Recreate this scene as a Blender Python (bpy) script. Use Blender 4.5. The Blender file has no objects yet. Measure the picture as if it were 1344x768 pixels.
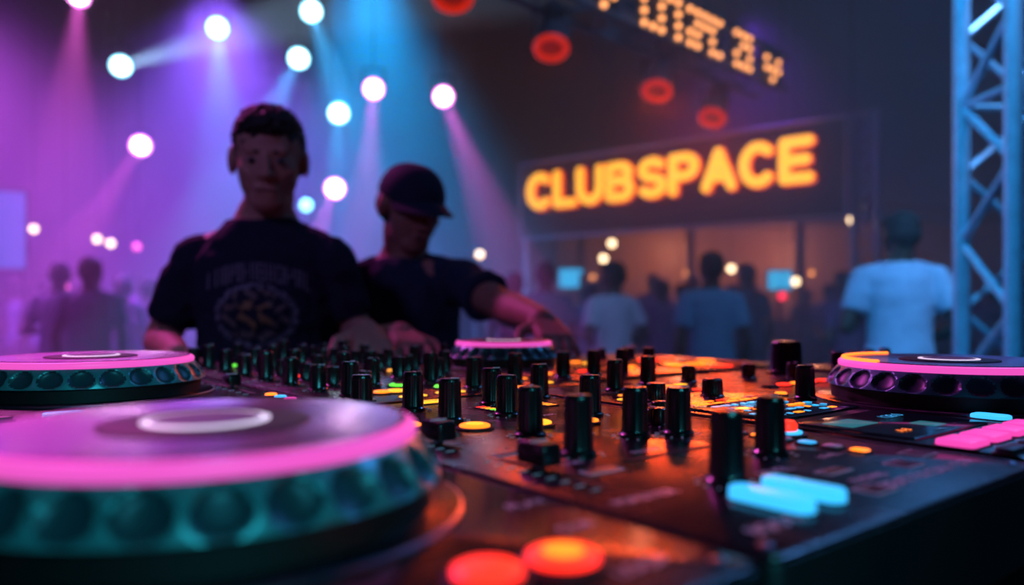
import bpy, math, random
from mathutils import Vector, Matrix
from mathutils.bvhtree import BVHTree
random.seed(7)
sc=bpy.context.scene
try:
    sc.view_settings.view_transform='Standard'
except Exception: pass
ANG=math.radians(38.3); CU,SU=math.cos(ANG),math.sin(ANG)
def W(u,v,z=0): return Vector((u*CU-v*SU,u*SU+v*CU,z))

# ------------------------------------------------------------------ materials
def mat(name,col,rough=.5,metal=0.,em=None,es=0.,var=.12,vs=40.,bump=0.,spec=.5,coat=0.,sss=0.):
    m=bpy.data.materials.new(name); m.use_nodes=True
    nt=m.node_tree; b=nt.nodes['Principled BSDF']
    tc=nt.nodes.new('ShaderNodeTexCoord'); n=nt.nodes.new('ShaderNodeTexNoise')
    n.inputs['Scale'].default_value=vs; n.inputs['Detail'].default_value=5
    nt.links.new(tc.outputs['Object'],n.inputs['Vector'])
    r=nt.nodes.new('ShaderNodeValToRGB')
    r.color_ramp.elements[0].position=.3; r.color_ramp.elements[1].position=.7
    r.color_ramp.elements[0].color=[c*(1-var) for c in col]+[1]
    r.color_ramp.elements[1].color=[min(1,c*(1+var)) for c in col]+[1]
    nt.links.new(n.outputs['Fac'],r.inputs['Fac'])
    nt.links.new(r.outputs['Color'],b.inputs['Base Color'])
    b.inputs['Roughness'].default_value=rough; b.inputs['Metallic'].default_value=metal
    b.inputs['Specular IOR Level'].default_value=spec
    if sss: b.inputs['Subsurface Weight'].default_value=sss; b.inputs['Subsurface Scale'].default_value=.008
    if coat: b.inputs['Coat Weight'].default_value=coat; b.inputs['Coat Roughness'].default_value=.15
    if em:
        b.inputs['Emission Color'].default_value=list(em)+[1]; b.inputs['Emission Strength'].default_value=es
    if bump:
        bp=nt.nodes.new('ShaderNodeBump'); bp.inputs['Strength'].default_value=bump; bp.inputs['Distance'].default_value=.01
        nt.links.new(n.outputs['Fac'],bp.inputs['Height']); nt.links.new(bp.outputs['Normal'],b.inputs['Normal'])
    return m
def glow(name,col,s): return mat(name,[c*.5 for c in col],.4,em=col,es=s)

def panel_mat():
    m=mat('console_black_panel',(.006,.006,.010),.3,var=.3,vs=60,spec=.85)
    nt=m.node_tree;b=nt.nodes['Principled BSDF'];tc=[n for n in nt.nodes if n.type=='TEX_COORD'][0]
    n=nt.nodes.new('ShaderNodeTexNoise');n.inputs['Scale'].default_value=22;n.inputs['Detail'].default_value=6
    nt.links.new(tc.outputs['Object'],n.inputs['Vector'])
    mr=nt.nodes.new('ShaderNodeMapRange');mr.inputs['From Min'].default_value=.35;mr.inputs['From Max'].default_value=.7
    mr.inputs['To Min'].default_value=.20;mr.inputs['To Max'].default_value=.31
    nt.links.new(n.outputs['Fac'],mr.inputs['Value']);nt.links.new(mr.outputs['Result'],b.inputs['Roughness'])
    n2=nt.nodes.new('ShaderNodeTexNoise');n2.inputs['Scale'].default_value=900;n2.inputs['Detail'].default_value=2
    nt.links.new(tc.outputs['Object'],n2.inputs['Vector'])
    bp=nt.nodes.new('ShaderNodeBump');bp.inputs['Strength'].default_value=.06;bp.inputs['Distance'].default_value=.001
    nt.links.new(n2.outputs['Fac'],bp.inputs['Height']);nt.links.new(bp.outputs['Normal'],b.inputs['Normal'])
    return m
PANEL=panel_mat()
BODY=mat('console_side_plastic',(.01,.01,.014),.45)
KNOB=mat('knob_black_rubber',(.006,.006,.008),.26,vs=200,coat=.3)
WHITE=mat('printed_legend_white',(.6,.6,.68),.5)
DARK=mat('slot_black',(.003,.003,.004),.6)
CHROME=mat('brushed_steel',(.22,.22,.30),.35,1.)
G_OR=glow('led_orange',(1,.20,.01),2.3); G_YE=glow('led_yellow',(1,.42,.02),1.8); G_RD=glow('led_red',(1,.022,.010),2.4)
G_CY=glow('led_cyan',(.04,.48,.95),1.35); G_PK=glow('led_pink',(1,.07,.48),1.0); G_GR=glow('led_green',(.12,1,.04),1.7)
G_CYD=glow('display_cyan',(.03,.4,.8),1.15)
SCREEN=mat('screen_glass_dark',(.01,.03,.035),.12)
SCRT=mat('screen_teal',(.02,.09,.1),.2,em=(.02,.15,.18),es=.9)
RIM=glow('platter_rim_led_pink',(1,.10,.60),.88)
DISC=mat('platter_metal_pink_sheen',(.85,.36,.74),.22,1.,var=.2,vs=12)  # pink reflection of the lit haze tinted into the metal's base colour
VINYL=mat('platter_inner_dark',(.015,.012,.03),.5,spec=.15)
LABEL=mat('platter_label_white_glow',(.75,.7,.8),.4,em=(.85,.75,.95),es=1.0)  # unlit label, given its own glow to stay bright white
LABEL2=mat('platter_label_lavender',(.16,.13,.24),.5,spec=.3)
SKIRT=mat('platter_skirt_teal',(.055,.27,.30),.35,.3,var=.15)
DIMP=mat('platter_dimple_shade',(.013,.06,.08),.4,.2)  # darkened skirt teal: recess shade put into the dimple colour

# ------------------------------------------------------------------ mesh builder
class MB:
    def __init__(s): s.V=[];s.F=[];s.M=[];s.mats=[]
    def mi(s,m):
        if m not in s.mats: s.mats.append(m)
        return s.mats.index(m)
    def add(s,vs,fs,m,x=None):
        b=len(s.V); i=s.mi(m)
        s.V+=[tuple(x@Vector(v)) if x else tuple(v) for v in vs]
        for f in fs: s.F.append([b+k for k in f]); s.M.append(i)
    def stack(s,loops,m,x=None,mfun=None):
        n=len(loops[0]); vs=[p for l in loops for p in l]; b=len(s.V)
        s.V+=[tuple(x@Vector(v)) if x else tuple(v) for v in vs]
        for j in range(len(loops)-1):
            for i in range(n):
                k=(i+1)%n
                s.F.append([b+j*n+i,b+j*n+k,b+(j+1)*n+k,b+(j+1)*n+i]); s.M.append(s.mi(mfun(i,j) if mfun else m))
        s.F.append([b+i for i in range(n)][::-1]); s.M.append(s.mi(m))
        e=b+(len(loops)-1)*n
        s.F.append([e+i for i in range(n)]); s.M.append(s.mi(m))
    def lathe(s,prof,n,c,m,x=None):
        ls=[[(c[0]+r*math.cos(2*math.pi*i/n),c[1]+r*math.sin(2*math.pi*i/n),c[2]+z) for i in range(n)] for r,z in prof]
        s.stack(ls,m,x)
    def rbox(s,u0,u1,v0,v1,z0,z1,r,b,m,x=None):
        def loop(o,z):
            L=[];rr=max(r-o,.0002)
            for cx,cy,a0 in((u1-r,v1-r,0),(u0+r,v1-r,90),(u0+r,v0+r,180),(u1-r,v0+r,270)):
                for k in range(5):
                    a=math.radians(a0+k*22.5); L.append((cx+rr*math.cos(a),cy+rr*math.sin(a),z))
            return L
        s.stack([loop(0,z0),loop(0,z1-b),loop(b*.3,z1-b*.3),loop(b,z1)],m,x)
    def box(s,c,d,m,x=None):
        cx,cy,cz=c;a,b,e=[k/2 for k in d]
        vs=[(cx+i*a,cy+j*b,cz+k*e) for k in(-1,1) for j in(-1,1) for i in(-1,1)]
        s.add(vs,[[0,2,3,1],[4,5,7,6],[0,1,5,4],[2,6,7,3],[0,4,6,2],[1,3,7,5]],m,x)
    def tube(s,p0,p1,r0,r1,m,n=12,caps=0,x=None):
        p0=Vector(p0);p1=Vector(p1);d=p1-p0
        if d.length<1e-6: return
        q=d.to_track_quat('Z','Y'); L=d.length; ls=[]
        pr=[]
        if caps: pr+=[(r0*math.sin(a),-r0*math.cos(a)) for a in (0.15,.5,.9,1.25)]
        pr+=[(r0,0),((r0+r1)/2,L/2),(r1,L)]
        if caps: pr+=[(r1*math.cos(a),L+r1*math.sin(a)) for a in (.32,.67,1.07,1.42)]
        for r,z in pr:
            ls.append([tuple(p0+q@Vector((r*math.cos(2*math.pi*i/n),r*math.sin(2*math.pi*i/n),z))) for i in range(n)])
        s.stack(ls,m,x)
    def cap(s,p0,p1,r0,r1,m,n=16,x=None): s.tube(p0,p1,r0,r1,m,n,1,x)
    def ell(s,c,r,m,n=24,x=None):
        ls=[]
        for j in range(1,14):
            a=-math.pi/2+math.pi*j/14
            ls.append([(c[0]+r[0]*math.cos(a)*math.cos(2*math.pi*i/n),c[1]+r[1]*math.cos(a)*math.sin(2*math.pi*i/n),c[2]+r[2]*math.sin(a)) for i in range(n)])
        s.stack(ls,m,x)
    def torus(s,c,R,r,m,n=64,k=10,x=None,a0=0,a1=2*math.pi):
        vs=[];fs=[]; full=abs(a1-a0-2*math.pi)<1e-6; N=n if full else n+1
        for i in range(N):
            a=a0+(a1-a0)*i/n
            for j in range(k):
                b=2*math.pi*j/k; q=R+r*math.cos(b)
                vs.append((c[0]+q*math.cos(a),c[1]+q*math.sin(a),c[2]+r*math.sin(b)))
        for i in range(n):
            for j in range(k):
                i2=(i+1)%N
                fs.append([i*k+j,i2*k+j,i2*k+(j+1)%k,i*k+(j+1)%k])
        s.add(vs,fs,m,x)
    def mesh(s,name):
        me=bpy.data.meshes.new(name); me.from_pydata(s.V,[],s.F)
        for m in s.mats: me.materials.append(m)
        me.polygons.foreach_set('material_index',s.M)
        me.polygons.foreach_set('use_smooth',[True]*len(s.F)); me.update()
        try: me.set_sharp_from_angle(angle=math.radians(40))
        except Exception: pass
        return me
    def obj(s,name,loc=(0,0,0),rz=0):
        o=bpy.data.objects.new(name,s.mesh(name)); sc.collection.objects.link(o)
        o.location=loc;o.rotation_euler=(0,0,rz); return o

def text_data(t,size):
    c=bpy.data.curves.new('t','FONT'); c.body=t;c.size=size;c.align_x='CENTER';c.align_y='CENTER'
    o=bpy.data.objects.new('t',c); sc.collection.objects.link(o)
    dg=bpy.context.evaluated_depsgraph_get(); me=bpy.data.meshes.new_from_object(o.evaluated_get(dg))
    vs=[tuple(v.co) for v in me.vertices]; fs=[list(p.vertices) for p in me.polygons]
    bpy.data.objects.remove(o); bpy.data.meshes.remove(me); return vs,fs
_tc={}
def put_text(mb,t,size,u,v,z,m,rot=0):
    if (t,size) not in _tc: _tc[(t,size)]=text_data(t,size)
    vs,fs=_tc[(t,size)]
    mb.add(vs,fs,m,Matrix.Translation((u,v,z))@Matrix.Rotation(rot,4,'Z'))

# ------------------------------------------------------------------ gear parts
TOP=1.19; TAB=1.13; BH=TOP-TAB
def knob(mb,u,v,h=.035,r=.0095,z=BH,ind=None,ticks=True):
    n=60
    def ring(rr,zz,rib):
        return [(u+(rr-(.0007 if rib and i%3==0 else 0))*math.cos(2*math.pi*i/n),v+(rr-(.0007 if rib and i%3==0 else 0))*math.sin(2*math.pi*i/n),z+zz) for i in range(n)]
    mb.stack([ring(r*1.18,0,0),ring(r*1.18,h*.06,0),ring(r*1.02,h*.1,0),ring(r,h*.13,1),ring(r*.93,h*.9,1),ring(r*.9,h*.95,0),ring(r*.8,h,0)],KNOB)
    a=random.uniform(-2.2,2.2) if ind is None else ind
    X=Matrix.Translation((u,v,z))@Matrix.Rotation(a,4,'Z')
    mb.box((r*.45,0,h+.0003),(r*.7,.0012,.0006),WHITE,X)
    if ticks:
        for k in range(11):
            b=math.radians(-140+28*k)
            X=Matrix.Translation((u,v,z))@Matrix.Rotation(b+math.pi/2,4,'Z')
            mb.box((r*1.6,0,.0002),(.003,.0009,.0004),WHITE,X)
def fader(mb,u,v0,v1,p,z=BH,m=KNOB):
    mb.box((u,(v0+v1)/2,z+.0003),(.004,v1-v0,.0006),DARK)
    for k in range(9): mb.box((u-.009,v0+(v1-v0)*k/8,z+.0003),(.006,.0006,.0005),WHITE)
    c=v0+(v1-v0)*p
    mb.rbox(u-.007,u+.007,c-.012,c+.012,z+.004,z+.016,.002,.003,m); mb.box((u,c,z+.003),(.004,.006,.006),CHROME)
    mb.box((u,c,z+.0163),(.012,.0012,.0006),WHITE)
def button(mb,u,v,su,sv,m,z=BH,h=.004,r=None):
    r=r if r is not None else min(su,sv)*.35
    mb.rbox(u-su/2-.0015,u+su/2+.0015,v-sv/2-.0015,v+sv/2+.0015,z,z+.001,r,.0004,DARK)
    mb.rbox(u-su/2,u+su/2,v-sv/2,v+sv/2,z+.001,z+h,r,min(.0015,h*.3),m)
def rbutton(mb,u,v,r,m,z=BH,h=.004,m2=None):
    mb.lathe([(r*1.25,0),(r*1.25,.0015),(r*1.1,.002)],32,(u,v,z),DARK)
    mb.lathe([(r,.001),(r,h*.8),(r*.85,h)],32,(u,v,z),m)
    if m2: mb.lathe([(r*.6,h-.0005),(r*.55,h+.0006)],32,(u,v,z),m2)
def platter(mb,u,v,R,z=BH,rim=RIM,N=26):
    mb.lathe([(R+.024,0),(R+.024,.0012),(R+.0225,.002),(R+.02,.0012)],96,(u,v,z),CHROME)
    mb.lathe([(R+.0228,.001),(R+.0228,.0017),(R+.0222,.0021)],96,(u,v,z),PANEL)
    mb.lathe([(R+.009,.0),(R+.009,.016),(R+.004,.018)],96,(u,v,z),DARK)
    per=16; n=N*per; nh=14
    def dd(i,j):
        a=((i%per)/per-.5)*2/.86; t=(j/nh-.48)*2/.88
        return 1-a*a-t*t
    ls=[]
    for j in range(nh+1):
        t=j/nh; rr=(R+.0135)*(1-t)+(R+.002)*t+.0022*math.sin(math.pi*t); zz=.015+.018*t
        L=[]
        for i in range(n):
            d=max(0,dd(i,j)); q=rr-.0045*math.sqrt(d); a=2*math.pi*i/n
            L.append((u+q*math.cos(a),v+q*math.sin(a),z+zz-.001*math.sqrt(d)))
        ls.append(L)
    ls=[[(u+(R+.008)*math.cos(2*math.pi*i/n),v+(R+.008)*math.sin(2*math.pi*i/n),z+.013) for i in range(n)]]+ls
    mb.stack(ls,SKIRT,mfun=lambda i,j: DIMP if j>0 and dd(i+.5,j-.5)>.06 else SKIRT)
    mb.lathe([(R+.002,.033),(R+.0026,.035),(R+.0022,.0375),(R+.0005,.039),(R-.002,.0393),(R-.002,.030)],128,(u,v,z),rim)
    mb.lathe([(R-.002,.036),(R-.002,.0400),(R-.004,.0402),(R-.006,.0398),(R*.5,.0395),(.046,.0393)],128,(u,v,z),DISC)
    mb.lathe([(.044,.039),(.044,.0402),(.042,.0406)],96,(u,v,z),VINYL)
    mb.lathe([(.027,.040),(.027,.0410),(.0265,.0412)],96,(u,v,z),LABEL)
    mb.lathe([(.0232,.041),(.0232,.0414)],96,(u,v,z),LABEL2)
def device(name,u0,u1,v0,v1,fn,top=BH):
    uc,vc=(u0+u1)/2,(v0+v1)/2
    mb=MB()
    mb.rbox(u0,u1,v0,v1,0.008,top-.002,.008,.002,BODY)
    mb.rbox(u0+.001,u1-.001,v0+.001,v1-.001,top-.004,top,.008,.0015,PANEL)
    for a in(u0+.03,u1-.03):
        for b in(v0+.03,v1-.03): mb.lathe([(.012,0),(.012,.01)],16,(a,b,0),DARK)
    for a in(u0+.012,u1-.012):
        for b in(v0+.012,v1-.012): mb.lathe([(.003,0),(.003,.0008),(.002,.0012)],12,(a,b,top),CHROME)
    fn(mb)
    mb.V=[(x-uc,y-vc,z) for x,y,z in mb.V]
    return mb.obj(name,W(uc,vc,TAB),ANG)

# ---- front mixer
def mixer_front(mb):
    for u,v,h in [(.340,.511,.034),(.395,.507,.034),(.344,.415,.035),(.323,.343,.037),(.400,.367,.035),(.431,.354,.034),
                (.331,.240,.038),(.4156,.2696,.036),(.4505,.464,.034),(.497,.585,.034),(.300,.585,.034),(.35,.585,.034),(.43,.575,.034)]:
        knob(mb,u,v,h)
    for u,v in[(.455,.395),(.49,.42),(.475,.50)]: knob(mb,u,v,.013,.009)
    button(mb,.307,.199,.0135,.042,G_CY,h=.007,r=.006); button(mb,.335,.200,.0135,.042,G_CY,h=.007,r=.006)
    rbutton(mb,.293,.500,.0115,G_OR,m2=G_YE); rbutton(mb,.331,.464,.0115,G_OR,m2=G_YE); rbutton(mb,.378,.448,.0115,G_YE)
    rbutton(mb,.417,.43,.007,G_OR); rbutton(mb,.266,.545,.010,G_OR,m2=G_YE)
    button(mb,.388,.618,.042,.018,G_YE,h=.002); put_text(mb,'SYNC',.012,.388,.618,BH+.0023,DARK)
    for k in range(6): button(mb,.468,.24+.018*k,.010,.011,[G_OR,WHITE,G_CYD,WHITE,G_OR,WHITE][k],h=.002)
    rbutton(mb,.487,.305,.0125,G_CY,h=.004); mb.lathe([(.009,.003),(.009,.008),(.007,.0105)],32,(.487,.305,BH),G_RD)
    fader(mb,.275,.40,.49,.3); fader(mb,.275,.27,.36,.6)
    mb.box((.375,.31,BH+.0003),(.09,.004,.0006),DARK)
    for t,u,v in[('LOW',.36,.222),('FILTER',.365,.325),('CUE',.30,.325),('MID',.38,.395),('HI',.365,.486),('LEVEL',.44,.245),('MIX',.44,.33),('PHONES',.40,.20),('TRIM',.42,.485)]:
        put_text(mb,t,.009,u,v,BH+.0004,WHITE)
    for u,v,t in[(.41,.185,'BEAT FX'),(.465,.185,'ON / OFF')]: put_text(mb,t,.013,u,v,BH+.0004,WHITE)
    for u,v,t in[(.275,.245,'MASTER'),(.375,.24,'LEVEL'),(.285,.18,'BOOTH')]: put_text(mb,t,.012,u,v,BH+.0004,WHITE)
    for u,v,a,b in[(.30,.30,.026,.010),(.375,.185,.02,.014),(.40,.22,.024,.010),(.29,.37,.022,.008),(.45,.205,.02,.016),(.49,.215,.02,.016)]:
        mb.box((u,v,BH+.0003),(a,b,.0005),WHITE); mb.box((u,v,BH+.0006),(a-.003,b-.003,.0004),PANEL)
    mb.box((.508,.38,BH+.0003),(.0012,.42,.0005),CHROME)
    for k in range(5): button(mb,.465,.53+.006*k,.012,.003,[G_OR,G_YE][k%2],h=.0012,r=.0008)
    for k in range(5): button(mb,.405,.53+.007*k,.010,.004,[G_GR,G_GR,G_YE,G_OR,G_RD][k],h=.0012,r=.0008)
device('dj_mixer',.242,.513,.155,.635,mixer_front)

# ---- rear mixer
def mixer_rear(mb):
    for j in range(8):
        for i,u in enumerate((.352,.425,.498,.575)):
            v=.712+.078*j+(.01 if i%2 else 0)
            if (i,j)==(1,0): continue
            if (i,j)==(2,0): knob(mb,u,v-.012); continue
            knob(mb,u,v,(.036,.028,.032)[(i+j)%3],(.0095,.0085)[(i*j)%2])
            if (i*3+j)%3==0: rbutton(mb,u+.036,v,.0085,[G_OR,G_YE,G_GR,G_RD][(i+j)%4])
    for j in range(7): knob(mb,.388,.75+.078*j,.022,.008,ticks=False); knob(mb,.537,.755+.078*j,.026,.0075,ticks=False)
    rbutton(mb,.441,.765,.0125,G_GR,m2=DARK); rbutton(mb,.405,.712,.010,G_YE); rbutton(mb,.470,.72,.010,G_GR,m2=DARK)
    button(mb,.450,.675,.034,.014,G_YE,h=.002)
    button(mb,.53,.67,.03,.012,G_OR,h=.002); button(mb,.60,.70,.014,.03,G_YE,h=.002)
    button(mb,.40,.668,.03,.012,G_YE,h=.002); button(mb,.345,.668,.02,.010,WHITE,h=.002)
    for k in range(6): button(mb,.61,.75+.02*k,.008,.012,[G_OR,G_RD,G_YE][k%3],h=.002)
device('dj_mixer',.315,.637,.648,1.33,mixer_rear)

# ---- players
def player_fl(mb):
    platter(mb,.1035,.350,.090)
    rbutton(mb,.180,.199,.013,G_RD,h=.005,m2=G_OR); rbutton(mb,.150,.203,.012,G_RD,h=.005)
    for k in range(4): button(mb,-.03+.03*k,.19,.022,.016,[BODY,G_PK,BODY,BODY][k])
    for u,v,t in[(.215,.23,'CUE'),(.222,.27,'PLAY'),(.215,.55,'VINYL'),(.20,.18,'LOOP')]: put_text(mb,t,.010,u,v,BH+.0004,WHITE)
    for k in range(5): button(mb,.02+.036*k,.53,.022,.012,[BODY,G_CYD,BODY,G_PK,BODY][k])
    mb.rbox(.0,.20,.565,.615,BH,BH+.002,.004,.001,SCREEN)
    knob(mb,.215,.50,.014,.009); knob(mb,-.02,.55,.02,.009)
device('dj_turntable_deck',-.09,.237,.155,.635,player_fl)
def player_bl(mb):
    platter(mb,.1506,.9087,.098)
    for k in range(6): button(mb,-.05+.05*k,.73,.03,.014,[BODY,G_PK,BODY,G_CYD,BODY,G_PK][k])
    fader(mb,.285,.80,.98,.4)
    for k in range(4): knob(mb,.04+.065*k,1.085,.03,.009)
    mb.rbox(.0,.25,1.035,1.06,BH,BH+.002,.004,.001,SCREEN)
    for k in range(3): rbutton(mb,.288,.71+.025*k,.006,[G_PK,G_CY,G_OR][k])
device('dj_turntable_deck',-.10,.303,.69,1.13,player_bl)
def player_far(mb):
    platter(mb,.735,.952,.073)
    for k in range(5): button(mb,.67+.04*k,.78,.026,.014,[G_OR,BODY,G_RD,BODY,G_OR][k],h=.003)
    for k in range(4): knob(mb,.665+.055*k,.735,.034)
    for k in range(4): knob(mb,.67+.05*k,1.10,.03,.008,ticks=False)
    for k in range(5): button(mb,.86,.80+.03*k,.018,.016,[G_OR,G_RD,BODY,G_YE,G_OR][k],h=.003)
device('dj_turntable_deck',.645,.90,.70,1.28,player_far)
def player_r(mb):
    platter(mb,.802,.322,.098,rim=RIM)
    mb.torus((.802,.322,BH+.0405),.0955,.0018,G_OR,40,8,None,math.radians(60),math.radians(165))
    for k,u in enumerate((.5415,.579,.617,.655)): button(mb,u,.209,.030,.024,G_PK,h=.005,r=.004)
    for k,u in enumerate((.5415,.579,.617)): button(mb,u,.180,.028,.012,BODY,h=.004,r=.003)
    knob(mb,.695,.412,.034);knob(mb,.647,.487,.018,.011);knob(mb,.567,.493,.018,.010);knob(mb,.684,.607,.034);knob(mb,.605,.584,.034)
    knob(mb,.955,.595,.045,.022);knob(mb,.86,.59,.018,.009);knob(mb,.90,.55,.02,.009);knob(mb,.75,.60,.02,.009)
    mb.rbox(.535,.66,.235,.325,BH,BH+.002,.005,.001,SCREEN)
    mb.rbox(.545,.585,.285,.31,BH+.002,BH+.0024,.002,.0002,SCRT); mb.rbox(.60,.62,.25,.27,BH+.002,BH+.0024,.002,.0002,SCRT)
    put_text(mb,'128.0',.014,.625,.295,BH+.0028,G_CYD); put_text(mb,'A-B',.010,.56,.255,BH+.0028,G_OR)
    mb.rbox(.54,.675,.345,.435,BH,BH+.002,.005,.001,SCREEN)
    for i in range(9):
        for j in range(5):
            if random.random()<.8: mb.box((.552+.0135*i,.357+.016*j,BH+.0023),(random.choice((.004,.008,.010)),.005,.0006),random.choice((G_CYD,G_CYD,G_CY,WHITE,G_OR)))
    for i in range(7):
        for j in range(3):
            if random.random()<.8: button(mb,.548+.026*i,.515+.024*j+(.012 if i>1 else 0),.017,.011,random.choice((G_OR,G_OR,G_RD,BODY,G_YE)),h=.002)
    for k in range(6): button(mb,.77+.028*k,.50,.018,.012,random.choice((G_OR,BODY,G_RD)),h=.003)
    rbutton(mb,.745,.20,.012,G_CY)
    for i in range(6):
        for j in range(2):
            mb.box((.56+.022*i,.448+.012*j,BH+.0003),(.014,.004,.0006),random.choice((G_OR,G_OR,WHITE,G_RD)))
    button(mb,.69,.245,.02,.028,G_CY,h=.004); rbutton(mb,.705,.445,.006,G_OR)
device('dj_turntable_deck',.527,1.0,.165,.66,player_r)
def fx(mb):
    for i in range(4):
        for j in range(4):
            if (i+j)%3: button(mb,.935+.045*i,.72+.05*j,.03,.03,random.choice((BODY,G_OR,BODY,BODY,G_RD,BODY)),h=.003)
    knob(mb,1.03,.96,.02,.012); knob(mb,.98,.98,.018,.009); mb.rbox(.93,1.09,.90,.93,BH,BH+.002,.003,.001,SCREEN)
device('effects_unit',.912,1.13,.69,1.06,fx)
def smp(mb):
    for i in range(4):
        for j in range(4): button(mb,1.10+.05*i,.35+.05*j,.038,.038,random.choice((BODY,BODY,G_CYD,G_OR)),h=.004)
    for i in range(4): knob(mb,1.10+.05*i,.60,.025)
device('drum_sampler',1.06,1.30,.31,.66,smp)

# ---- table
CLOTH=mat('table_skirt_black_cloth',(.005,.005,.010),.85,vs=12,bump=.3)
tb=MB()
poly=[W(-.35,.13),W(1.15,.13),W(1.38,.30),Vector((.70,1.58,0)),Vector((-1.05,1.58,0)),Vector((-1.05,.55,0))]
cen=sum(poly,Vector())/len(poly)
def pl(o,z): return [tuple((p+(cen-p).normalized()*o)[:2])+(z,) for p in poly]
tb.stack([pl(0,TAB-.04),pl(0,TAB-.004),pl(.004,TAB)],mat('table_top_black',(.01,.01,.014),.35))
ls=[]
for z in(0.0,.4,.8,TAB-.04):
    L=[]
    for a in range(len(poly)):
        p,q=poly[a],poly[(a+1)%len(poly)]; n=30
        for k in range(n):
            t=p.lerp(q,k/n); w=.02+.012*math.sin(k*2.1)*(1-z*.4)
            t=t+(cen-t).normalized()*w; L.append((t.x,t.y,z))
    ls.append(L)
tb.stack(ls,CLOTH)
tb.obj('dj_table')
# ------------------------------------------------------------------ people
def remesh(mb,voxel,sm=3,disp=0,ds=.09):
    o=mb.obj('tmp'); md=o.modifiers.new('r','REMESH'); md.mode='VOXEL'; md.voxel_size=voxel
    if sm:
        s=o.modifiers.new('s','SMOOTH'); s.iterations=sm; s.factor=.5
    if disp:
        t=bpy.data.textures.new('c','CLOUDS'); t.noise_scale=ds
        d=o.modifiers.new('d','DISPLACE'); d.texture=t; d.strength=disp; d.mid_level=.5
    dg=bpy.context.evaluated_depsgraph_get(); me=bpy.data.meshes.new_from_object(o.evaluated_get(dg))
    vs=[tuple(v.co) for v in me.vertices]; fs=[list(p.vertices) for p in me.polygons]
    om=o.data; bpy.data.objects.remove(o); bpy.data.meshes.remove(om); bpy.data.meshes.remove(me)
    return vs,fs
TOR=[(.86,.13,.095),(.93,.160,.115),(1.02,.150,.11),(1.12,.135,.10),(1.22,.142,.105),(1.32,.155,.110),(1.40,.150,.10),(1.45,.115,.08),(1.49,.075,.062),(1.53,.055,.056)]
def hand(mb,w,f,n,side,m,curl=.35):
    f=f.normalized(); n=(n-f*n.dot(f)).normalized(); s=f.cross(n)*side   # s toward thumb
    w=Vector(w)
    for k in(-.026,-.009,.009,.026): mb.cap(w+f*.005+s*k*.7,w+f*.088+s*k,.016,.0125,m)
    for i,(o,L) in enumerate(((.030,.072),(.010,.080),(-.010,.075),(-.029,.058))):
        p=w+f*.088+s*o; d=f.copy()
        d=(d+s*(o*4.5)).normalized(); r=.0090
        for k,fr in enumerate((.45,.30,.25)):
            d=(d-n*curl*(.5+.4*k)).normalized(); q=p+d*L*fr; mb.cap(p,q,r,r*.9,m,12); p=q; r*=.9
    p=w+f*.022+s*.026
    for d,L,r in(((f*.6+s*.8-n*.15),.042,.013),((f*.85+s*.35-n*.3),.032,.0105),((f*1.-n*.3),.026,.0095)):
        q=p+d.normalized()*L; mb.cap(p,q,r,r*.9,m,12); p=q
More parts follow.
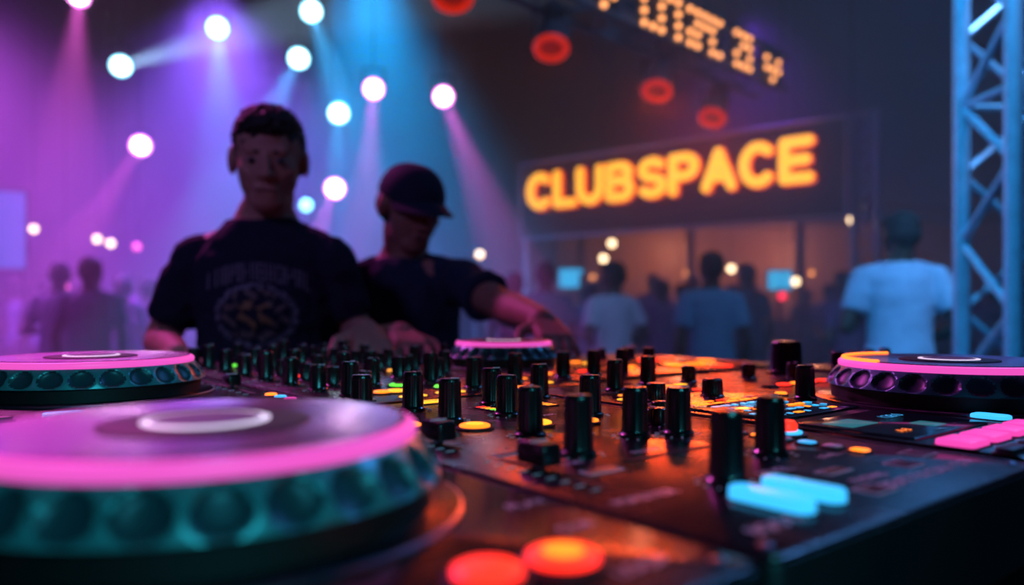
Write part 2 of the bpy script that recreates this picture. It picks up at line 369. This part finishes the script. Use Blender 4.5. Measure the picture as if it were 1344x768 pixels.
def human(name,loc,H,shoulder_c,yaw,hc,hyaw,hpitch,arms,skin,shirt,pants,hair,vox=.006,hat=None,rz=0,disp=.014,ds=.09,printed=False):
    k=H/1.74
    body=MB(); sh=MB(); pt=MB()
    sx,sy=shoulder_c; wx=Vector((math.cos(yaw),math.sin(yaw),0)); dx=Vector((-math.sin(yaw),math.cos(yaw),0))
    def sec(z,rx,ry,inf=0):
        t=max(0,min(1,(z-.9)/.55)); c=Vector((sx*t,sy*t,z*k))
        return [tuple(c+wx*(rx*k+inf)*math.cos(2*math.pi*i/28)+dx*(ry*k+inf)*math.sin(2*math.pi*i/28)) for i in range(28)]
    body.stack([sec(*s) for s in TOR],skin)
    T=[(.885,.168,.122),(.93,.166,.122),(1.02,.154,.115),(1.12,.144,.108),(1.22,.146,.110),(1.32,.157,.114),(1.40,.150,.105),(1.445,.118,.086),(1.485,.078,.066)]
    sh.stack([sec(z,a,b,.010) for z,a,b in T],shirt)
    hc=Vector(hc); nb=Vector((sx,sy,1.455*k)); X=Matrix.Translation(hc)@Matrix.Rotation(hyaw,4,'Z')@Matrix.Rotation(hpitch,4,'X')
    body.cap(nb,X@Vector((0,.025,-.06)),.058,.054,skin)
    body.ell((0,.018,.03),(.075,.094,.084),skin,x=X); body.ell((0,-.022,-.022),(.064,.064,.084),skin,x=X); body.ell((0,-.046,-.078),(.042,.038,.036),skin,x=X)
    body.ell((0,-.010,-.060),(.055,.055,.045),skin,x=X)
    body.cap((0,-.082,.012),(0,-.099,-.026),.008,.0115,skin,x=X); body.cap((-.011,-.087,-.029),(.011,-.087,-.029),.0075,.0075,skin,x=X)
    body.cap((-.034,-.070,.022),(.034,-.070,.022),.0105,.0105,skin,x=X)
    body.cap((-.018,-.079,-.054),(.018,-.079,-.054),.008,.008,skin,x=X); body.cap((-.015,-.078,-.064),(.015,-.078,-.064),.0085,.0085,skin,x=X)
    for s in(-1,1):
        body.ell((s*.077,.012,-.004),(.011,.021,.032),skin,x=X); body.cap((s*.043,-.053,-.020),(s*.03,-.064,-.03),.017,.014,skin,x=X)
    for (S,E,Wr,hd,hn,ts) in arms:
        S=Vector(S);E=Vector(E);Wr=Vector(Wr)
        body.cap(nb+(S-nb)*.25+Vector((0,0,.008)),S,.045,.050,skin); body.cap(S,E,.050,.039,skin)
        M=E.lerp(Wr,.3); body.cap(E,M,.039,.041,skin); body.cap(M,Wr,.041,.027,skin)
        hand(body,Wr,Vector(hd),Vector(hn),ts,skin)
        sh.cap(nb+(S-nb)*.3+Vector((0,0,.004)),S,.050,.058,shirt)
        h=S.lerp(E,.68); sh.cap(S,S.lerp(E,.08),.059,.060,shirt); sh.tube(S,h,.060,.061,shirt,20)
    for s in(-1,1):
        hp=Vector((s*.085*k,0,.90*k));kn=Vector((s*.105*k,-.01,.49*k));an=Vector((s*.115*k,.02,.09*k)); an2=Vector((s*.115*k,.02,.05*k))
        body.cap(hp,kn,.085,.056,skin);body.cap(kn,an,.056,.04,skin)
        pt.cap(hp,kn,.098,.072,pants); pt.tube(kn,an2,.074,.062,pants,20); pt.cap(kn,kn+Vector((0,0,-.01)),.073,.073,pants)
        pt.ell((s*.05,0,.93*k),(.12,.122,.10),pants)
    out=MB()
    out.add(*remesh(body,vox,3),skin)
    sv=remesh(sh,vox*1.3,2,disp,ds); out.add(*sv,shirt)
    out.add(*remesh(pt,.012,2,.008),pants)
    SHOE=mats['shoe']
    for s in(-1,1):
        out.cap((s*.115*k,.04,.045),(s*.135*k,-.14,.04),.045,.04,SHOE); out.box((s*.125*k,-.05,.008),(.085,.25,.016),SHOE)
    for s in(-1,1):
        out.ell((s*.029,-.0735,.002),(.0130,.0108,.0060),mats['eye'],12,x=X); out.ell((s*.029,-.0825,.001),(.0055,.003,.0055),mats['iris'],10,x=X)
        out.cap((s*.017,-.0805,.020),(s*.041,-.0725,.0205),.0032,.0025,hair,8,x=X)
    out.cap((-.02,-.0865,-.059),(.02,-.0865,-.059),.0022,.0022,mats['lip'],8,x=X)
    hb=MB()
    if hat is None:
        hb.ell((0,.026,.038),(.079,.096,.084),hair); hb.ell((0,.05,.0),(.074,.075,.07),hair)
        hb.ell((0,-.014,.078),(.064,.074,.040),hair)
        out.add(*remesh(hb,.004,1,.018,.012),hair,X)
    else:
        hb.ell((0,.035,-.005),(.079,.08,.06),hair); out.add(*remesh(hb,.006,1,.004,.02),hair,X)
        ls=[]
        for j in range(9):
            a=math.pi/2*j/8*.98
            ls.append([(.086*math.cos(a)**.8*math.cos(t),.008+.102*math.cos(a)**.8*math.sin(t),.028+.085*math.sin(a)) for t in [2*math.pi*i/32 for i in range(32)]])
        out.stack(ls,hat,X)
        vs=[];fs=[]
        for dz in(0,.005):
            for j in range(6):
                for i in range(17):
                    a=math.pi*(1.12+.76*i/16); e=.0+.075*j/5*math.sin((i+.5)/17*math.pi)**.5
                    vs.append(((.084)*math.cos(a),.008+.1*math.sin(a)-e,.034+dz-.018*abs(math.cos(a))**2-.016*j/5))
        for l in(0,102):
            for j in range(5):
                for i in range(16): fs.append([l+j*17+i,l+j*17+i+1,l+(j+1)*17+i+1,l+(j+1)*17+i])
        for i in range(16): fs.append([85+i,86+i,102+86+i,102+85+i])
        out.add(vs,fs,hat,X)
    if printed:
        bv=BVHTree.FromPolygons([Vector(v) for v in sv[0]],sv[1])
        def proj(vs,fs,cx,cz,arch,m):
            nv=[]
            for x,y,_ in vs:
                px=cx+x; pz=cz+y-arch*x*x
                hit=bv.ray_cast(Vector((px,-1,pz)),Vector((0,1,0)))[0]
                yy=hit.y if hit else -.1
                nv.append((px,yy-.0035,pz))
            out.add(nv,fs,m)
        # arched band of tall ornamental glyph strokes above the badge
        rr=random.Random(5); v2=[];f2=[]
        def q(x0,x1,y0,y1):
            b=len(v2); v2.extend([(x0,y0,0),(x1,y0,0),(x1,y1,0),(x0,y1,0)]); f2.append([b,b+1,b+2,b+3])
        xx=-.105
        while xx<.10:
            w=rr.uniform(.010,.016); q(xx,xx+.004,-.019,.019)
            if rr.random()<.7: q(xx+w-.004,xx+w,-.019 if rr.random()<.7 else 0,.019)
            for yy in (.016,-.001,-.018):
                if rr.random()<.6: q(xx,xx+w,yy-.002,yy+.002)
            xx+=w+.004
        proj(v2,f2,.012,1.360,2,mats['print'])
        cell={0:[],1:[],2:[]}
        for i in range(48):
            for j in range(34):
                x=(i-23.5)*.0044; y=(j-16.5)*.0044; qq=math.hypot(x/1.25,y)
                if qq>.075: continue
                ring=(.060<qq<.071); face=math.sin(i*.7+2*math.sin(j*.45))+math.cos(j*.9+math.sin(i*.6))+rr.uniform(-.9,.9)
                if ring and rr.random()<.6: cell[0].append((x,y))
                elif qq<.058 and face>.3: cell[1 if qq<.035 else 2].append((x,y))
        for k2,mm in((0,'print'),(1,'print2'),(2,'print3')):
            v2=[];f2=[]
            for x,y in cell[k2]: 
                h=.0023; b=len(v2); v2+=[(x-h,y-h,0),(x+h,y-h,0),(x+h,y+h,0),(x-h,y+h,0)]; f2.append([b,b+1,b+2,b+3])
            proj(v2,f2,.012,1.265,0,mats[mm])
    o=out.obj(name,loc,rz)
    return o
mats=dict(shoe=mat('shoe_black',(.01,.01,.012),.5),eye=mat('eye_white',(.13,.11,.12),.3),iris=mat('eye_iris_dark',(.01,.006,.004),.2),lip=mat('lip_line',(.10,.03,.03),.6),
 print=mat('shirt_print_grey',(.13,.13,.18),.8),print2=mat('shirt_print_ochre',(.22,.13,.06),.8),print3=mat('shirt_print_tan',(.11,.085,.085),.8))
SK1=mat('skin_tan',(.40,.20,.15),.6,vs=60,var=.12,bump=.03,spec=.35,sss=.25); SK2=mat('skin_brown',(.28,.14,.10),.6,vs=60,var=.12,bump=.03,spec=.35,sss=.25); SK3=mat('skin_deep',(.06,.032,.022),.5,vs=25)
HAIR=mat('hair_black',(.006,.005,.006),.6,vs=200,bump=.5)
TEE1=mat('tshirt_black_cotton',(.012,.016,.034),.9,vs=150,bump=.1,spec=.2); TEE2=mat('tshirt_charcoal_cotton',(.016,.030,.055),.9,vs=150,bump=.1,spec=.2)
CAPM=mat('baseball_cap_navy',(.010,.018,.038),.8,vs=150,bump=.1,spec=.2); JEAN=mat('jeans_dark',(.012,.016,.03),.8,vs=100)
L1=Vector((-.565,1.80,0))
def loc(L,p): return tuple(Vector(p)-L)
human('dj_performer',L1,1.73,(.004,-.06),.08,(.030,-.125,1.606),.24,.22,
 [(loc(L1,(-.714,1.735,1.388)),loc(L1,(-.830,1.80,1.20)),loc(L1,(-.672,1.53,1.185)),(.25,-.9,-.28),(0,.1,1),-1),
  (loc(L1,(-.418,1.745,1.388)),loc(L1,(-.368,1.81,1.215)),loc(L1,(-.29,1.50,1.235)),(.3,-.8,-.22),(0,.1,1),1)],
 SK1,TEE1,JEAN,HAIR,vox=.0045,printed=True,disp=.026,ds=.07)
L2=Vector((-.31,2.12,0))
human('dj_performer',L2,1.66,(.02,-.06),.12,(.045,-.12,1.545),.62,.36,
 [(loc(L2,(-.435,2.03,1.345)),loc(L2,(-.45,1.90,1.17)),loc(L2,(-.235,1.615,1.225)),(.3,-.8,-.2),(0,.1,1),-1),
  (loc(L2,(-.145,2.02,1.355)),loc(L2,(-.022,1.80,1.285)),loc(L2,(.060,1.55,1.255)),(.25,-.8,-.35),(0,.1,1),1)],
 SK2,TEE2,JEAN,HAIR,vox=.005,hat=CAPM,disp=.026,ds=.07)

# crowd variants
def hm(n,c): return mat(n,c,.85,vs=80,bump=.1)
SH=[hm('tshirt_blue',(.10,.25,.38)),hm('tshirt_pale',(.5,.5,.6)),hm('tshirt_dark',(.03,.03,.06)),hm('tshirt_teal',(.06,.14,.22)),hm('shirt_plum',(.10,.04,.12)),hm('tshirt_light_blue',(.3,.45,.6))]
V=[]
def variant(arms,hy,hp):
    o=human('standing_person',(0,0,0),1.70,(0,-.01),0,(0,-.02,1.585),hy,hp,arms,SK3,SH[2],JEAN,HAIR,vox=.010)
    me=o.data; bpy.data.objects.remove(o); V.append(me)
variant([((-.17,-.01,1.375),(-.235,.03,1.11),(-.225,-.05,.86),(0,-.15,-1),(-1,0,0),-1),((.17,-.01,1.375),(.235,.03,1.11),(.225,-.05,.86),(0,-.15,-1),(1,0,0),1)],0,.05)
variant([((-.17,-.01,1.375),(-.26,.05,1.13),(-.14,-.17,1.06),(.6,-.6,0.1),(-.5,-.2,.6),-1),((.17,-.01,1.375),(.25,.05,1.12),(.18,-.18,1.15),(-.2,-.6,.5),(.6,0,.4),1)],.5,.1)
variant([((-.17,-.01,1.375),(-.25,.04,1.12),(-.24,-.04,.87),(0,-.15,-1),(-1,0,0),-1),((.17,-.01,1.39),(.30,-.05,1.42),(.28,-.12,1.68),(0,-.1,1),(0,1,0),1)],-.6,-.1)
def person(vi,x,y,h,rz,shirt,parent=None,name='standing_person'):
    o=bpy.data.objects.new(name,V[vi]); sc.collection.objects.link(o)
    o.location=(x,y,0); o.scale=(h/1.71,)*3; o.rotation_euler=(0,0,rz)
    for i,s in enumerate(o.material_slots):
        if s.material==SH[2]: s.link='OBJECT'; s.material=shirt
    if parent: o.parent=parent
    return o
pi=math.pi
person(0,1.31,5.0,1.66,pi+.1,SH[0]); person(1,2.06,4.05,1.80,pi-.35,SH[5]); person(1,.745,5.6,1.63,pi+.4,SH[1])
person(0,.27,6.1,1.66,pi,SH[3]); person(0,.03,6.6,1.60,pi-.2,SH[2]); person(0,1.42,7.2,1.56,pi,SH[4]); person(1,2.75,6.2,1.58,pi+.2,SH[4])
cr=bpy.data.objects.new('crowd',None); sc.collection.objects.link(cr)
pts=[]
t=0
while len(pts)<78 and t<7000:
    t+=1
    x=random.uniform(-8,8); y=random.uniform(7.0,12.3)
    if abs(x)/y>.75: continue
    px=672+1000*x/y
    if 200<px<640 and random.random()<.6: continue
    if min([((x-a)**2+(y-b)**2)**.5 for a,b in pts]+[9])<.52: continue
    if abs(px-747)<22 or abs(px-1011)<20: continue
    if min(((x-a)**2+(y-b)**2)**.5 for a,b in((1.42,7.2),(2.75,6.2),(.03,6.6)))<.6: continue
    if min(((x-a)**2+(y-b)**2)**.5 for a,b in((.14,10.5),(3.5,7.8),(3.65,7.65),(-5.42,7.9)))<.5: continue
    pts.append((x,y))
for i,(x,y) in enumerate(pts+[(-3.1,5.6),(-3.75,6.3),(-2.5,6.9)]):
    person(random.choice((0,0,1,2 if i%5==0 else 0)),x,y,random.uniform(1.55,1.74),pi+random.uniform(-.8,.8),random.choice((SH[2],SH[2],SH[4],SH[3],SH[1] if i%4==0 else SH[2])),cr,'crowd_member')

# ------------------------------------------------------------------ sign
e=Vector((.773,-.634,0)); SO=Vector((.14,10.5,0))
SB=mat('sign_board_dark',(.06,.014,.018),.6); SF=mat('sign_frame_steel',(.45,.45,.55),.4,.4)
NY=glow('neon_yellow_orange',(1,.42,.03),2.0); NR=glow('neon_red_orange',(1,.07,.005),1.6)
sg=MB(); SL=4.26
sg.box((SL/2,0,2.74),(SL,.06,1.02),SB)
for z in(2.23,3.25): sg.tube((0,-.03,z),(SL+.25,-.03,z),.02,.02,SF)
for s in(0,SL): sg.tube((s,-.03,2.2),(s,-.03,3.28),.018,.018,SF)
for s in(.02,SL+.05,SL+.27): sg.tube((s,.06,0),(s,.06,3.28),.035,.035,SF)
for k in range(11): sg.tube((SL+.05,.06,.3*k),(SL+.27,.06,.3*k+.15),.012,.012,SF); sg.tube((SL+.27,.06,.3*k+.15),(SL+.05,.06,.3*k+.3),.012,.012,SF)
def arc(cx,cy,rx,ry,a0,a1,n=12): return [(cx+rx*math.cos(math.radians(a0+(a1-a0)*i/n)),cy+ry*math.sin(math.radians(a0+(a1-a0)*i/n))) for i in range(n+1)]
G={'C':[arc(.52,.5,.52,.5,48,312,20)],'L':[[(0,1),(0,0),(.85,0)]],'U':[[(0,1)]+arc(.5,.42,.5,.42,180,360,14)+[(1,1)]],
'B':[[(0,0),(0,1),(.5,1)]+arc(.5,.765,.38,.235,90,-90)+[(0,.53)],[(.5,.53)]+arc(.55,.265,.40,.265,90,-90)+[(0,0)]],
'S':[arc(.5,.75,.42,.25,35,270,14)+arc(.5,.25,.45,.25,90,-145,14)],
'P':[[(0,0),(0,1),(.5,1)]+arc(.5,.72,.42,.28,90,-90)+[(0,.44)]],
'A':[[(0,0),(.5,1),(1,0)],[(.2,.3),(.8,.3)]],'E':[[(.85,1),(0,1),(0,0),(.85,0)],[(0,.5),(.75,.5)]]}
x0=.17; wd=.30; ad={'C':.435,'L':.36,'U':.44,'B':.43,'S':.42,'P':.41,'A':.44,'E':.36}
tot=sum(ad[c] for c in 'CLUBSPACE'); sc_=3.79/tot
x=x0+.05
for c in 'CLUBSPACE':
    for st in G[c]:
        for a,b in zip(st,st[1:]):
            P=lambda q,y:(x+q[0]*wd,y,2.655+q[1]*.385)
            sg.cap(P(a,-.10),P(b,-.10),.056,.056,NY,14); sg.cap(P(a,-.055),P(b,-.055),.068,.068,NR,14)
    x+=ad[c]*sc_
so=sg.obj('neon_sign',SO,math.atan2(e.y,e.x))

# ------------------------------------------------------------------ trusses
STEEL=mat('truss_aluminium',(.5,.65,.78),.35,.35,vs=20); STEELD=mat('truss_dark',(.06,.065,.08),.5,.6)
def truss(mb,p0,p1,w,r,m,step=None,up=Vector((0,0,1))):
    p0=Vector(p0);p1=Vector(p1);d=(p1-p0).normalized();L=(p1-p0).length
    a=d.cross(up)
    if a.length<.1: a=d.cross(Vector((0,1,0)))
    a.normalize(); b=d.cross(a).normalized()
    cs=[a*w/2+b*w/2,-a*w/2+b*w/2,-a*w/2-b*w/2,a*w/2-b*w/2]
    for c in cs: mb.tube(p0+c,p1+c,r,r,m,14)
    st=step or w; n=int(L/st)
    for k in range(n):
        for i in range(4):
            c0,c1=cs[i],cs[(i+1)%4]
            if k%2: c0,c1=c1,c0
            mb.tube(p0+d*st*k+c0,p0+d*st*(k+1)+c1,r*.5,r*.5,m,8)
            if k%4==0: mb.tube(p0+d*st*k+c0,p0+d*st*k+c1,r*.45,r*.45,m,8)
tm=MB(); truss(tm,(1.80,2.66,.02),(1.80,2.66,4.9),.29,.029,STEEL,.25)
tm.box((1.80,2.66,.01),(.5,.5,.02),STEEL); tm.obj('truss_tower')
rg=MB()
for y in(4.2,6.,8.): truss(rg,(-9,y,5.3),(9,y,5.3),.3,.025,STEELD,.3)
for x in(-9,9):
    truss(rg,(x,3.9,5.3),(x,8.3,5.3),.3,.025,STEELD,.3)
    for y in(4.2,8.): truss(rg,(x,y,0),(x,y,5.2),.3,.025,STEELD,.3)
rg.obj('roof_truss_rig')
am=MB(); P0=Vector((-.75,3.65,3.28));P1=Vector((2.25,6.6,3.28)); truss(am,P0,P1,.28,.022,mat('truss_grey',(.2,.25,.3),.5,.4),.28)
for t in(.1,.5,.75):
    p=P0.lerp(P1,t); am.tube(p+Vector((0,0,.1)),p+Vector((0,0,1.9)),.006,.006,STEELD,6)
BULB=glow('bulb_warm_orange',(1,.36,.11),2.8)
d=(P1-P0).normalized(); sd=Vector((d.y,-d.x,0))
for t0,cols in((.40,('101','011')),(.50,('1111','1000','1111','0001','1111')),(.63,('1101','1111','0011','1111','1001')),(.785,('1101','1011','1111')),(.90,('011','110','011'))):
    nn=len(cols)
    for i,col in enumerate(cols):
        for j,ch in enumerate(col):
            if ch=='0': continue
            p=P0+d*((P1-P0).length*t0+.10*i)+sd*.17+Vector((0,0,-.12+.08*j))
            am.ell(tuple(p),(.021,.021,.021),BULB,10)
    pc=P0+d*((P1-P0).length*t0+.10*(nn-1)/2)+sd*.145
    am.box((0,0,0),(.10*nn+.02,.03,.34),STEELD,Matrix.Translation(pc)@Matrix.Rotation(math.atan2(d.y,d.x),4,'Z'))
am.obj('lighting_truss')
PARB=mat('par_can_black',(.09,.12,.15),.4,.4); REDR=glow('par_rim_red',(1,.03,.01),.5); REDL=mat('par_lens_red_dim',(.12,.01,.01),.3,em=(1,.03,.02),es=.16)
def aim_mat(p,tgt): return Matrix.Translation(p)@(Vector(tgt)-Vector(p)).to_track_quat('Z','Y').to_matrix().to_4x4()
def par_can(p,tgt,rim,lens,R=.11,top=3.15,name='par_can_light',tr=.14,rod=.009):
    m=MB(); X=aim_mat((0,0,0),Vector(tgt)-Vector(p))
    m.lathe([(R*.45,-.34),(R*.75,-.30),(R*.8,-.16),(R*.95,-.12),(R,0),(R,.02),(R*.9,.02),(R*.88,-.01)],32,(0,0,0),PARB,X)
    m.lathe([(R*.88,-.015),(R*.88,.0),(R*.8,.006)],32,(0,0,0),lens,X)
    m.torus((0,0,.015),R*.88,R*tr,rim,36,10,X)
    h=top-p[2]
    for s in(-1,1):
        m.tube(X@Vector((s*R*1.05,0,-.08)),X@Vector((s*R*1.05,0,-.08))+Vector((0,0,min(.16,h))),.008,.008,PARB,8)
    a=X@Vector((-R*1.05,0,-.08))+Vector((0,0,min(.16,h)));b=X@Vector((R*1.05,0,-.08))+Vector((0,0,min(.16,h)))
    m.tube(a,b,.008,.008,PARB,8); c=(a+b)/2; m.tube(c,(c.x,c.y,h),rod,rod,PARB,8)
    return m.obj(name,p)
LW=glow('lamp_lens_white',(1,.95,.98),16); LC=glow('lamp_halo_cyan',(.25,.8,1),5); LP=glow('lamp_halo_pink',(1,.25,.9),5)
def spot(p,tgt,col,e,ang,blend=.6,size=.05,name='spot'):
    l=bpy.data.lights.new(name,'SPOT'); l.energy=e;l.color=col;l.spot_size=math.radians(ang);l.spot_blend=blend;l.shadow_soft_size=size
    o=bpy.data.objects.new(name,l); sc.collection.objects.link(o); o.matrix_world=Matrix.Translation(p)@(Vector(tgt)-Vector(p)).to_track_quat('-Z','Y').to_matrix().to_4x4(); return o
for p in((-.31,4.0,2.93),(.24,4.65,2.88),(1.03,5.4,2.83),(1.62,6.15,2.83)):
    p=Vector(p); dr=Vector((-p.x*.4,-.85,-1.8)).normalized(); par_can(p,p+dr,REDR,REDL,.105,3.16,tr=.2)
    spot(p+dr*.06,(.19+p.x*.12,.52,1.19),(1,.075,.012),130 if p.x>.5 else 15,22,.7,.12,'par_beam_red')
CY=(.05,.5,1);PK=(1,.12,.75)
LI=[(-3.41,6,3.74,'P',(-2.6,4.2,0),PK),(-2.32,6,3.49,'C',(-1.2,3.5,.0),CY),(-1.58,6,3.62,'C',(-.2,4.5,0),CY),(-3.08,6,3.19,'C',(-.6,5.7,3.75),(.4,.7,1)),
 (-1.68,6,3.25,'C',(-2.2,3.5,0),CY),(-1.09,6,3.01,'P',(-1.1,5.0,0),PK),(-.54,6,2.95,'P',(.6,4.5,0),PK),(-1.82,8,3.33,'C',(-1.7,6.5,0),CY),
 (-3.9,8,2.99,'P',(-4.6,6,0),PK),(-1.86,8,2.54,'P',(-2.2,6,0),PK)]
for i,(x_,y_,z_,k,tg,col) in enumerate(LI):
    p=Vector((x_,y_,z_)); par_can(p,Vector((0,0,1.3)),LP if k=='P' else LC,LW,.077*(y_/6),5.15,'stage_light',rod=.005)
    spot(p+(Vector((0,0,1.3))-p).normalized()*.12,Vector(tg),col,(1250 if i!=3 else 1900) if k=='C' else 1050,20,.6,.04,'stage_beam')

# ------------------------------------------------------------------ background structures
WOOD=mat('pavilion_wood',(.10,.05,.03),.7)
pv=MB()
for x_ in(1.2,3.1,5.0,6.9,8.8): pv.box((x_,13.2,1.4),(.12,.12,2.8),WOOD)
pv.box((5,14,2.95),(8.2,2.6,.14),WOOD); pv.box((5,12.75,2.85),(8.2,.08,.28),WOOD)
pv.box((5,15.2,1.45),(8.2,.1,2.9),mat('pavilion_back_wall',(.25,.13,.08),.8)); pv.box((5,13.4,.55),(7.6,.5,1.1),WOOD)
for k in range(12): pv.ell((1.6+.62*k,15.1,1.9+.08*(k%2)),(.05,.05,.05),BULB,8)
pv.obj('bar_pavilion')
for xx,zz,c in((.96,1.77,G_CY),(4.35,1.74,G_CY)):
    m=MB(); m.box((0,0,0),(.42,.05,.34),DARK); m.box((0,-.028,0),(.38,.01,.30),c)
    m.box((0,0,-.17-(zz-.17)/2),(.05,.05,zz-.17),DARK); m.box((0,0,-zz+.01),(.4,.4,.02),DARK); m.obj('display_monitor',(xx,12.4,zz))
m=MB(); SB2=mat('led_banner_blue',(.01,.02,.06),.6,em=(.02,.14,.7),es=.8,var=.5,vs=8)
m.box((0,0,2.1),(.7,.08,.85),DARK); m.box((0,-.045,2.1),(.64,.01,.8),SB2)
for s in(-.3,.3): m.tube((s,0,0),(s,0,1.7),.025,.025,STEELD)
m.box((0,0,.01),(.9,.5,.02),STEELD)
m.obj('led_banner_screen',(-5.42,7.9,0),.5)
fb=MB(); WB=glow('bulb_warm_white',(1,.68,.4),5); PB=glow('bulb_pink',(1,.12,.45),2.5); RB=glow('bulb_red',(1,.03,.08),2.5)
B=[(1.18,9,2.05,WB),(1.08,9,1.87,WB),(2.59,9,1.75,WB),(3.57,8,2.22,WB),(3.35,9,1.60,WB),(3.05,8.6,1.42,RB),(-.38,9,1.92,WB),
   (-5.65,9,2.22,WB),(-4.9,9,2.10,WB),(-4.74,9,2.05,WB),(-4.43,9,2.01,PB),(-5.28,9,1.53,PB),(-2.43,9,2.5,LC)]
for x_,y_,z_,m_ in B:
    R=.045 if m_ is not LC else .07
    fb.ell((x_,y_,z_),(R,R,R),m_,12); fb.tube((x_,y_,z_+R*.8),(x_,y_,z_+R*.8+.05),.02,.02,STEELD,8); fb.tube((x_,y_,z_+.08),(x_,y_,5.15),.004,.004,STEELD,5)
fb.obj('festoon_lights')

# ------------------------------------------------------------------ ground & haze
g=MB(); g.add([(-30,-6,0),(30,-6,0),(30,34,0),(-30,34,0)],[[0,1,2,3]],mat('asphalt_dark',(.03,.03,.035),.7,vs=3,bump=.3)); g.obj('ground')
hz=MB(); hm_=bpy.data.materials.new('stage_haze_volume'); hm_.use_nodes=True; nt=hm_.node_tree; nt.nodes.clear()
o_=nt.nodes.new('ShaderNodeOutputMaterial'); vsn=nt.nodes.new('ShaderNodeVolumeScatter'); vsn.inputs['Density'].default_value=.062; vsn.inputs['Anisotropy'].default_value=.2
vsn.inputs['Color'].default_value=(.9,.9,1,1)
nt.links.new(vsn.outputs[0],o_.inputs['Volume'])
hz.box((0,10.3,3.5),(30,15.2,6.98),hm_); hz.obj('stage_haze')

# ------------------------------------------------------------------ lights
spot((-6.5,7,4.9),(-4.0,8,0),(.62,.09,.95),5500,80,1,.3,'wash_magenta')
spot((-1.5,8,4.9),(-1.4,9,1),(.0,.33,.85),4800,80,1,.3,'wash_blue')
spot((-3.5,9,4.9),(-2.8,8,0),(.26,.10,1),3800,95,1,.3,'wash_violet')
spot((-5.2,4.2,4.9),(-3.6,6,.5),(.40,.10,.8),1000,80,1,.3,'wash_purple')
spot((3.0,9.5,4.9),(2.5,8,0),(.20,.05,.9),300,90,1,.3,'wash_indigo')
spot((-2.6,3.6,4.2),(-.2,.7,1.2),(1,.10,.7),560,45,.8,.3,'booth_pink')
spot((2.6,3.0,4.4),(.2,.8,1.2),(.1,.35,1),170,50,.8,.3,'booth_blue')
spot((.9,-1.6,2.3),(-.16,.3,1.2),(.08,.75,.9),90,24,.8,.2,'fill_front_teal')  # added fill from behind the camera to light the deck skirt
spot((-1.6,-1.2,2.9),(-.4,1.9,1.45),(.42,.30,1),85,30,.8,.25,'fill_dj_violet')  # added fill, no visible source, brings out the DJs' skin
spot((-.2,1.2,4.8),(1.79,2.66,1.9),(.03,.42,1),800,40,.8,.15,'tower_cyan')
spot((2.2,1.0,4.8),(1.4,5.5,1.2),(.2,.45,1),950,50,.8,.3,'crowd_blue')
for x_ in(3.0,5.2):
    l=bpy.data.lights.new('pavilion_lamp','POINT'); l.energy=50;l.color=(1,.34,.18);l.shadow_soft_size=.2;o=bpy.data.objects.new('pavilion_lamp',l);sc.collection.objects.link(o);o.location=(x_,14.2,2.3)

w=bpy.data.worlds.new('night_world'); sc.world=w; w.use_nodes=True
w.node_tree.nodes['Background'].inputs[0].default_value=(.02,.010,.045,1); w.node_tree.nodes['Background'].inputs[1].default_value=.2

cd=bpy.data.cameras.new('camera'); co=bpy.data.objects.new('camera',cd); sc.collection.objects.link(co); sc.camera=co
co.location=(0,0,1.28); co.rotation_euler=(math.pi/2,0,0)
cd.sensor_width=36; cd.lens=36*1000/1344; cd.shift_y=21/1344; cd.clip_start=.02; cd.clip_end=200
cd.dof.use_dof=True; cd.dof.focus_distance=.66; cd.dof.aperture_fstop=2.9
